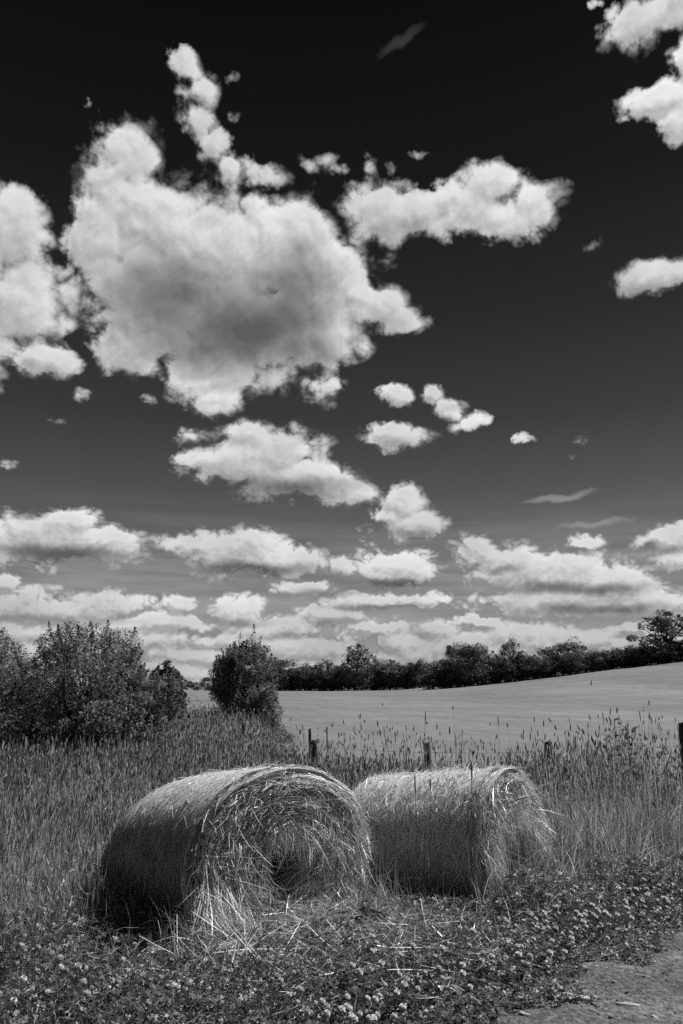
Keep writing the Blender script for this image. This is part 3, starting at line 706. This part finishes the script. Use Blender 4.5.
# ---------------------------------------------------------------- trees and bushes
def crown(seed, w, h, d, nclump, nleaf, leaf, bottom=.0, shape=1.0, sprigs=40, sprig_len=.35, clump=.2, top_k=1.0):
    """leaf-sized faces in clumps through an uneven crown; base centre at the origin"""
    r = np.random.default_rng(seed)
    # clump centres
    th = r.uniform(0, 2*pi, nclump); cz = r.uniform(-1, 1, nclump); rad = r.uniform(.45, 1, nclump)**.6
    rr = np.sqrt(1-cz**2)
    lump = .52+.92*fbm(th*1.4+seed*3.1, cz*2.0+seed, 3)
    C0 = np.stack([rr*np.cos(th)*rad*lump*w/2, rr*np.sin(th)*rad*lump*d/2, bottom*h+(h-bottom*h)*(.5+.5*cz*rad**.5*lump**top_k)], -1)
    cr_ = clump*min(w, h)*r.uniform(.45, 1.15, nclump)
    # sprigs standing out of the outline
    th = r.uniform(0, 2*pi, sprigs); cz = r.uniform(-.1, 1, sprigs); rr = np.sqrt(1-cz**2)
    lump = .52+.92*fbm(th*1.4+seed*3.1, cz*2.0+seed, 3)
    B = np.stack([rr*np.cos(th)*lump*w/2, rr*np.sin(th)*lump*d/2, bottom*h+(h-bottom*h)*(.5+.5*cz*lump)], -1)
    dirn = unit(B-np.array([0, 0, h*.25])+np.array([0, 0, .35*h])+r.normal(0, .12*h, (sprigs, 3)))
    L = sprig_len*r.uniform(.4, 1.2, sprigs)
    ns = int(nleaf*.16); k = r.integers(0, sprigs, ns); t = r.uniform(-.4, 1, ns)
    Ps = B[k]+dirn[k]*(L[k]*t)[:, None]+r.normal(0, leaf*1.1, (ns, 3))*(1.25-t)[:, None]
    pw = cr_**2; k = r.choice(nclump, nleaf-ns, p=pw/pw.sum())
    v = unit(r.normal(0, 1, (nleaf-ns, 3))); rad = r.uniform(.35, 1, nleaf-ns)**.5
    Pm = C0[k]+v*(cr_[k]*rad)[:, None]*np.array([1, 1, .8])
    P_ = np.concatenate([Pm, Ps]); n = len(P_)
    P_[:, 2] = np.maximum(P_[:, 2], .05*h*0+leaf)
    out = unit(P_-np.array([0, 0, h*.45]))
    nr = unit(out*.5+r.normal(0, .7, (n, 3))+np.array([0, 0, .35]))
    a = unit(np.cross(nr, r.normal(0, 1, (n, 3)))); b_ = np.cross(nr, a)
    s = leaf*r.uniform(.5, 1.3, n)[:, None]
    V = np.stack([P_-a*s, P_-b_*s*.5+nr*s*.15, P_+a*s, P_+b_*s*.5+nr*s*.15], 1).reshape(-1, 3)
    ct = np.concatenate([r.uniform(.6, 1.35, nclump)[k], np.full(ns, .9)])
    T = np.repeat(ct*r.gamma(5, .2, n), 4)
    F = np.arange(len(V)).reshape(-1, 4)
    tips = [(B[i], B[i]+dirn[i]*L[i]) for i in range(sprigs)]
    return V, F, T, C0, cr_, tips
def limbs(seed, h, C0, tips, trunk_r, stems=1, base_spread=.1, nl=9, split=.3):
    r = np.random.default_rng(seed+50); parts = []
    for s in range(stems):
        bx, by = r.normal(0, base_spread, 2) if stems > 1 else (0, 0)
        tx, ty = bx*2.2, by*2.2
        f = np.array([[0, 0, -.15], [bx*.5, by*.5, .12*h], [bx*1.2, by*1.2, split*h], [tx*1.1, ty*1.1, .55*h], [tx*1.2, ty*1.2, .8*h]])
        parts.append(tube(f, trunk_r*np.array([1.35, 1, .8, .45, .15]), 8))
        idx = r.choice(len(C0), min(nl, len(C0)), replace=False)
        for i in idx:
            z0 = r.uniform(split*.7, .6)*h; p0 = np.array([np.interp(z0, f[:, 2], f[:, 0]), np.interp(z0, f[:, 2], f[:, 1]), z0]); p1 = C0[i]
            if p1[2] < z0*.8: continue
            mid = (p0+p1)/2+np.array([0, 0, .06*h])*r.uniform(-.5, 1)
            parts.append(tube([p0, mid, p1], trunk_r*np.array([.5, .32, .1]), 6))
    if stems > 1: parts.append(tube([(0, 0, -.15), (0, 0, .3*h), (.02*h, 0, .8*h)], trunk_r*np.array([1.2, .8, .2]), 8))
    for a_, b_ in tips:
        z0 = min(a_[2]*.45, .45*h); parts.append(tube([np.array([0, 0, z0])*[1, 1, 1], a_*[.55, .55, .75], a_, b_], trunk_r*np.array([.2, .14, .07, .03]), 4, cap=False))
    V, F, T = join(parts); return V, tri(F), T
proto_cache = {}
def tree(name, label, cat, loc, w, h, d=None, seed=0, nclump=60, nleaf=12000, leaf=.04, bottom=0., sprigs=40, sprig_len=.35, clump=.2, trunk_r=.06, stems=1, mat=None, group=None, split=.3):
    d = d or w
    t = empty(name, tuple(loc), label, cat, group)
    V, F, T, C0, cr_, tips = crown(seed, w, h, d, nclump, nleaf, leaf, bottom, 1, sprigs, sprig_len, clump)
    mesh_np('crown', V, F, mat or M_leafA, t, tone=T)
    V, F, T = limbs(seed, h, C0, tips, trunk_r, stems, .12*w if stems > 1 else .1, split=split)
    mesh_np('trunk', V, F, M_bark, t, smooth=True)
    return t
def by_pixels(name, label, cat, px0, px1, ytop, Y, seed, **k):
    xl, xr = at(px0, 690, Y)[0], at(px1, 690, Y)[0]; X = (xl+xr)/2; g = float(height(X, Y)); top = at((px0+px1)/2, ytop, Y)[2]
    return tree(name, label, cat, (X, Y, g-.05), xr-xl, top-g, seed=seed, **k)
big = dict(nclump=120, nleaf=75000, leaf=.030, stems=4, trunk_r=.07, sprigs=90, sprig_len=.32, clump=.14, split=.2)
by_pixels('hawthorn_bush', 'tallest dark bush of the clump at the left, with ragged sprigs on top', 'bush', 18, 160, 626, 19.5, 3, d=4.2, **big)
by_pixels('hawthorn_bush', 'dark bush cut by the left edge of the photo', 'bush', -95, 52, 634, 20.5, 5, d=4.0, **{**big, 'nleaf': 60000})
by_pixels('hawthorn_bush', 'lower bush on the right flank of the left clump, sloping to the grass', 'bush', 108, 184, 664, 19.0, 11, d=2.6, **{**big, 'nleaf': 38000, 'nclump': 60, 'sprigs': 50})
by_pixels('bramble', 'pale low bramble at the foot of the left bushes by the wire fence', 'bramble', 70, 160, 697, 17.6, 21, d=1.6, nclump=50, nleaf=16000, leaf=.04, sprigs=40, sprig_len=.3, clump=.22, stems=3, trunk_r=.02)
by_pixels('bramble', 'pale low bramble in the far left corner behind the wire fence', 'bramble', -40, 34, 704, 17.8, 23, d=1.4, nclump=40, nleaf=11000, leaf=.04, sprigs=30, sprig_len=.3, clump=.22, stems=3, trunk_r=.02)
by_pixels('bush', 'upright dark bush standing alone in the field boundary left of centre', 'bush', 211, 272, 646, 35, 31, nclump=150, nleaf=52000, leaf=.045, sprigs=110, sprig_len=.4, clump=.16, stems=3, trunk_r=.04, split=.15)
by_pixels('bush', 'rounded paler bush at the right foot of the lone upright bush', 'bush', 244, 279, 677, 33.5, 37, nclump=40, nleaf=11000, leaf=.05, sprigs=20, sprig_len=.2, clump=.24, stems=3, trunk_r=.05)
by_pixels('round_tree', 'small dark round tree behind the left bushes, at their right end', 'tree', 150, 180, 664, 44, 41, nclump=40, nleaf=7000, leaf=.11, sprigs=20, sprig_len=.5, clump=.24, trunk_r=.14, mat=M_leafB)
by_pixels('bush', 'small dark bush at the right end of the left clump, low beside the pale field', 'bush', 166, 184, 684, 42, 43, nclump=25, nleaf=4000, leaf=.1, sprigs=10, sprig_len=.3, clump=.28, trunk_r=.06, mat=M_leafB)

# distant hedgerow and wood: five crowns grown once, copied and sized
protos = []
for k in range(6):
    V, F, T, C0, cr_, tips = crown(100+k*7, 8, 10, 8, 80 if k else 56, 7000, .21, .02 if k else .16, 1, 14, .5, .2 if k else .14)
    cm = mesh_np('crown', V, F, M_leafB, tone=T); V, F, T = limbs(100+k, 10, C0, tips, .3); tm = mesh_np('trunk', V, F, M_bark)
    protos.append((cm.data, tm.data)); bpy.data.objects.remove(cm); bpy.data.objects.remove(tm)
def far_tree(px, wpx, ytop, Y, k, name='hedgerow_tree', label='dark leafy tree in the distant hedgerow beyond the field', group='trees of the distant hedgerow', cat='tree'):
    X = at(px, 690, Y)[0]; w_ = wpx/(F_PX*1.0)*Y; g = float(height(X, Y)); top = at(px, ytop-(4 if 422 < px < 560 else 3 if px < 640 else 1.5), Y)[2]; h = max(top-g, 1.5)
    t = empty(name, (X, Y, g-.1), label, cat, group)
    for nm, me in zip(('crown', 'trunk'), protos[k]):
        o = bpy.data.objects.new(nm, me); col.objects.link(o); o.parent = t
    t.scale = (w_/8*1.12, w_/8*1.12, h/10*1.06); t.rotation_euler = (0, 0, random.uniform(0, 6))
far_tree(279, 30, 663, 285, 1, label='round-topped dark tree just right of the lone bush, at the near end of the hedgerow', group=None)
far_tree(357, 30, 654, 280, 2, label='tallest tree of the middle of the distant hedgerow, standing clear above its neighbours', group=None)
far_tree(671, 50, 619, 208, 0, name='oak_tree', label='large open-crowned oak on the skyline at the right edge of the field', group=None)
far_tree(470, 40, 648, 205, 3, label='big dark tree at the left end of the wood that comes down into the field', group=None)
far_tree(512, 22, 648, 212, 4, label='narrow flat-topped tree rising alone between the wood and the hillside hedge', group=None)
far_tree(571, 30, 646, 214, 5, label='broad round tree standing highest in the hillside hedge', group=None)
for i, (px, wp, yt, Y) in enumerate([(262,18,674,292),(294,20,671,290),(308,22,670,291),(323,24,667,289),(338,20,668,292),(374,22,667,287),(390,26,667,285),(406,22,668,284),(420,22,666,280),
        (433,24,670,222),(446,26,664,216),(458,26,656,208),(484,26,655,209),(496,22,660,206),(524,24,659,208),(536,20,662,211),(548,16,653,216),(556,18,660,214),
        (588,22,658,214),(600,22,655,215),(612,22,656,214),(624,22,653,213),(636,22,651,212),(648,22,649,211),(660,24,652,209),(684,26,648,212),(702,30,640,212),(728,40,636,214),(760,40,630,216)]):
    far_tree(px, wp, yt, Y, (i*5+i//3) % 6)
for i in range(64):                        # the hedge between and below the trees
    px = 262+i*7.2
    Y = 286 if px < 422 else 207
    X = at(px, 690, Y)[0]; yb = 0
    g = float(height(X, Y)); base_y = 512-F_PX*math.tan(math.atan2(g-EYE, Y)-PITCH)
    far_tree(px+random.uniform(-2, 2), random.uniform(18, 26), base_y-random.uniform(11, 18), Y+random.uniform(-3, 2), (i*7) % 6, 'hedge_shrub', 'low dark shrub filling the distant hedgerow under its trees', 'shrubs of the distant hedgerow', 'shrub')
for px, wp, yt, Y in [(187,12,684,330),(197,12,686,330),(208,14,680,320),(176,14,686,330),(220,16,682,320)]:
    far_tree(px, wp, yt, Y, random.randrange(6), label='tiny far tree on the horizon between the left bushes and the lone bush', group='far trees on the horizon at the left')

# ---------------------------------------------------------------- fences
def post_mesh(w, h, seed):
    r = np.random.default_rng(seed); n = 9; zs = np.linspace(-.3, h, 12); V = []
    for i, z in enumerate(zs):
        for j in range(n):
            a = 2*pi*j/n; q = w/2*(1+.10*sin(a*2+seed)+r.normal(0, .03))*(1 if i < 11 else .9)
            V.append((q*cos(a)+.006*sin(z*3+seed), q*sin(a), z+(r.normal(0, .008)+.02*cos(a+seed) if i == 11 else 0)))
    V.append((0, 0, h+.012)); F = []
    for i in range(11):
        for j in range(n): F += [(i*n+j, i*n+(j+1) % n, (i+1)*n+(j+1) % n), (i*n+j, (i+1)*n+(j+1) % n, (i+1)*n+j)]
    for j in range(n): F.append((11*n+j, 11*n+(j+1) % n, 12*n))
    return np.array(V), np.array(F)
def fence(label, posts, wires, wr=.0022):
    P0 = []
    for px, yt, Y, w_ in posts:
        p = at(px, yt, Y); g = float(height(p[0], p[1])); P0.append((p[0], p[1], g, p[2]-g, w_))
    t = empty('wire_fence', P0[0][:3], label, 'fence'); o0 = np.array(P0[0][:3])
    for k, (x, y, g, h, w_) in enumerate(P0):
        V, F = post_mesh(w_, h, k+1); mesh_np('post', V, F, M_post, t, loc=tuple(np.array([x, y, g])-o0))
    for f in wires:
        pts = []
        for a_, b_ in zip(P0[:-1], P0[1:]):
            for q in np.linspace(0, 1, 7)[:-1]:
                pts.append([a_[0]+(b_[0]-a_[0])*q, a_[1]+(b_[1]-a_[1])*q-.07, a_[2]+(b_[2]-a_[2])*q+f-.02*sin(q*pi)])
        pts.append([P0[-1][0], P0[-1][1]-.07, P0[-1][2]+f])
        V, F, T = tube(np.array(pts)-o0, np.full(len(pts), wr), 5, cap=False); mesh_np('wire', V, F, M_wire, t)
    return t
fence('weathered wire fence running across behind the bales, its posts just above the grass',
      [(-60, 741, 19.6, .11), (45, 741, 18.6, .11), (136, 741, 17.7, .11), (223, 741, 16.8, .12), (314, 741, 15.8, .14), (427, 743, 14.6, .125), (548, 742, 13.2, .12), (685, 723, 12.0, .17), (850, 735, 10.6, .14)],
      [.62, .86, 1.0], .003)
fence('old boundary fence running back to the lone bush, its posts above rough grass',
      [(243, 723, 22, .12), (211, 725, 27, .12), (212, 718, 33, .12)], [.7, 1.0])
for px, yt, Y, lb in [(310, 729, 21, 'short dark stake at the edge of the pale field, above the front bale'), (327, 727, 24, 'thin stick standing in the pale field right of the short dark stake')]:
    p = at(px, yt, Y); g = float(height(p[0], p[1])); V, F = post_mesh(.07 if px == 310 else .035, p[2]-g, 7); tag(mesh_np('stake', V, F, M_post, loc=(p[0], p[1], g)), lb, 'stake')

# ---------------------------------------------------------------- single plants that stand out
def stalk(px, ytip, Y, lean, hl, label, tone=.35, wd=.006):
    p = at(px, ytip, Y); g = float(height(p[0], p[1])); H = p[2]-g
    t = empty('grass_stalk', (p[0]-lean, p[1], g), label, 'grass')
    q = np.linspace(0, 1, 7)[:, None]
    pts = np.concatenate([lean*q**1.7, 0*q, q*(H-hl*.9)], 1)
    V, F, T = tube(pts, np.full(7, .0015), 5, .35, cap=False); mesh_np('stem', V, F, M_grass, t, tone=T)
    d = unit(pts[-1]-pts[-2]); hp = pts[-1]+d*np.linspace(0, hl, 6)[:, None]
    V, F, T = tube(hp, wd*np.array([.3, .9, 1, 1, .8, .2]), 7, tone); mesh_np('seedhead', V, tri(F), M_head, t, tone=T)
for a_ in [(471, 763, 6.3, .03, .15, 'dark seed spike in front of the top of the right-hand bale'), (415, 775, 6.4, -.01, .16, 'leftmost of three dark seed spikes in front of the right-hand bale'),
           (430, 779, 6.35, .01, .09, 'shortest dark seed spike, between the other two before the right-hand bale'), (425, 712, 9.0, .04, .14, 'tall seed spike against the pale field above the right-hand bale'),
           (603, 712, 11, -.05, .17, 'tallest seed spike against the field right of the bales'), (640, 711, 11, -.06, .15, 'leaning seed spike against the field near the right edge'), (498, 716, 11, .0, .14, 'seed spike against the field above the end of the right-hand bale')]:
    stalk(*a_)
def weed(px, ytop, Y, label, n=9, seed=1, tone=.5, cat='weed', wl=.05):
    r = np.random.default_rng(seed); p = at(px, ytop, Y); g = float(height(p[0], p[1])); H = p[2]-g
    t = empty('tall_weed', (p[0], p[1], g), label, cat)
    parts = [tube([(0, 0, -.03), (.01, 0, H*.5), (-.01, 0, H*.93)], [.006, .005, .003], 6, .5)]; lv = []
    for k in range(n):
        z = H*(.35+.6*k/n); a = k*2.4; L = .22*(1-.5*k/n)
        e = np.array([cos(a)*L, sin(a)*L, z+L*.8]); parts.append(tube([(0, 0, z), e*[.6, .6, 1]-[0, 0, L*.3], e], [.003, .0025, .0015], 5, .5))
        for j in range(7):
            c = e+r.normal(0, .03, 3)+(np.array([0, 0, z])-e)*r.uniform(0, .8); d = unit(np.array([cos(a), sin(a), .3])+r.normal(0, .6, 3)); lv.append((c, d))
    V, F, T = join(parts); mesh_np('stem', V, tri(F), M_grass, t, tone=T)
    c = np.array([q[0] for q in lv]); d = np.array([q[1] for q in lv]); q = np.linspace(0, 1, 4)[None, :, None]
    Pc = c[:, None]+d[:, None]*q*wl*1.6; Pc[..., 2] -= q[..., 0]**2*.02
    V, F, T = ribbons(Pc, np.array([.2, 1, .8, .05])*wl*.35, unit(np.cross(d, r.normal(0, 1, (len(lv), 3)))), np.full((len(lv), 4), tone)); mesh_np('leaves', V, F, M_leafA, t, tone=T)
weed(626, 717, 11.6, 'branching dark weed standing above the grass beside the thick fence post', 10, 3, .9)
weed(610, 730, 11.8, 'shorter branching weed left of the taller one near the thick fence post', 7, 4, .9)
weed(353, 922, 6.0, 'small dead dark weed at the right foot of the front bale', 6, 5, .12, wl=.07)

# ---------------------------------------------------------------- stones and flakes on the path
def stone(px, py, sx, sy, sz, seed, label):
    rx, ry, rz = ray(px, py); t_ = EYE/-rz; X, Y = rx*t_, ry*t_
    r = np.random.default_rng(seed); n, m = 12, 7; V = []
    for i in range(m):
        ph = -pi/2+pi*i/(m-1)
        for j in range(n):
            a = 2*pi*j/n; q = 1+.22*sin(a*2+seed)*cos(ph)+.25*sin(a*3+seed*2)+r.normal(0, .04)+.2*(j % 3 == 0)
            V.append((sx*q*cos(a)*abs(cos(ph))**.35, sy*q*sin(a)*abs(cos(ph))**.35, sz*(.6*max(min(sin(ph)*1.6, 1), -1)+.35*sin(a+seed)+.15*r.normal())))
    F = []
    for i in range(m-1):
        for j in range(n): F.append((i*n+j, i*n+(j+1) % n, (i+1)*n+(j+1) % n, (i+1)*n+j))
    o = mesh_np('stone', np.array(V), np.array(F), M_stone, loc=(X, Y, float(height(X, Y))+.012+sz*.75)); o.rotation_euler = (.05, .06, r.uniform(-.4, .4))
    tag(o, label, 'stone')
stone(571, 1001, .085, .035, .012, 1, 'largest pale flat stone lying on the dirt path near the weeds')
stone(630, 1008, .05, .022, .008, 2, 'second pale flat stone on the path, right of the largest')
stone(593, 1000, .015, .012, .008, 3, 'small pebble between the two pale flat stones')
stone(524, 1017, .028, .014, .007, 4, 'small pale stone at the ragged left edge of the path')
stone(655, 1021, .02, .014, .009, 5, 'bright pebble at the bottom right of the path')
stone(651, 989, .035, .012, .006, 6, 'thin pale flake on the path above the second flat stone')
# grit and crumbs
gn = 14000
u = rng.uniform(-3, 7, gn); v = -rng.uniform(0, 3, gn)**1.0; gx_ = .79+.735*u-.678*v; gy_ = 4.74+.678*u+.735*v
r_ = rng.gamma(1.2, .0042, gn)+.002
tet = unit(rng.normal(0, 1, (gn, 5, 3))); tet[:, 4] = -tet[:, :4].sum(1)*.5
V = np.stack([gx_, gy_, height(gx_, gy_)+.014], -1)[:, None]+tet*r_[:, None, None]*np.array([1, 1, .7])
bq = (np.arange(gn)*5)[:, None]; F = np.concatenate([bq+np.array(f)[None] for f in [(0, 1, 2), (0, 2, 3), (0, 3, 4), (1, 2, 4), (2, 3, 4), (0, 1, 4)]])
M_grit = plant_mat('grit', .22, 0.0, .9)
tag(mesh_np('gravel', V.reshape(-1, 3), F, M_grit, tone=np.repeat(rng.uniform(.4, 1.5, gn), 5)), 'fine grit and crumbs scattered over the dirt path', 'gravel', kind='stuff')
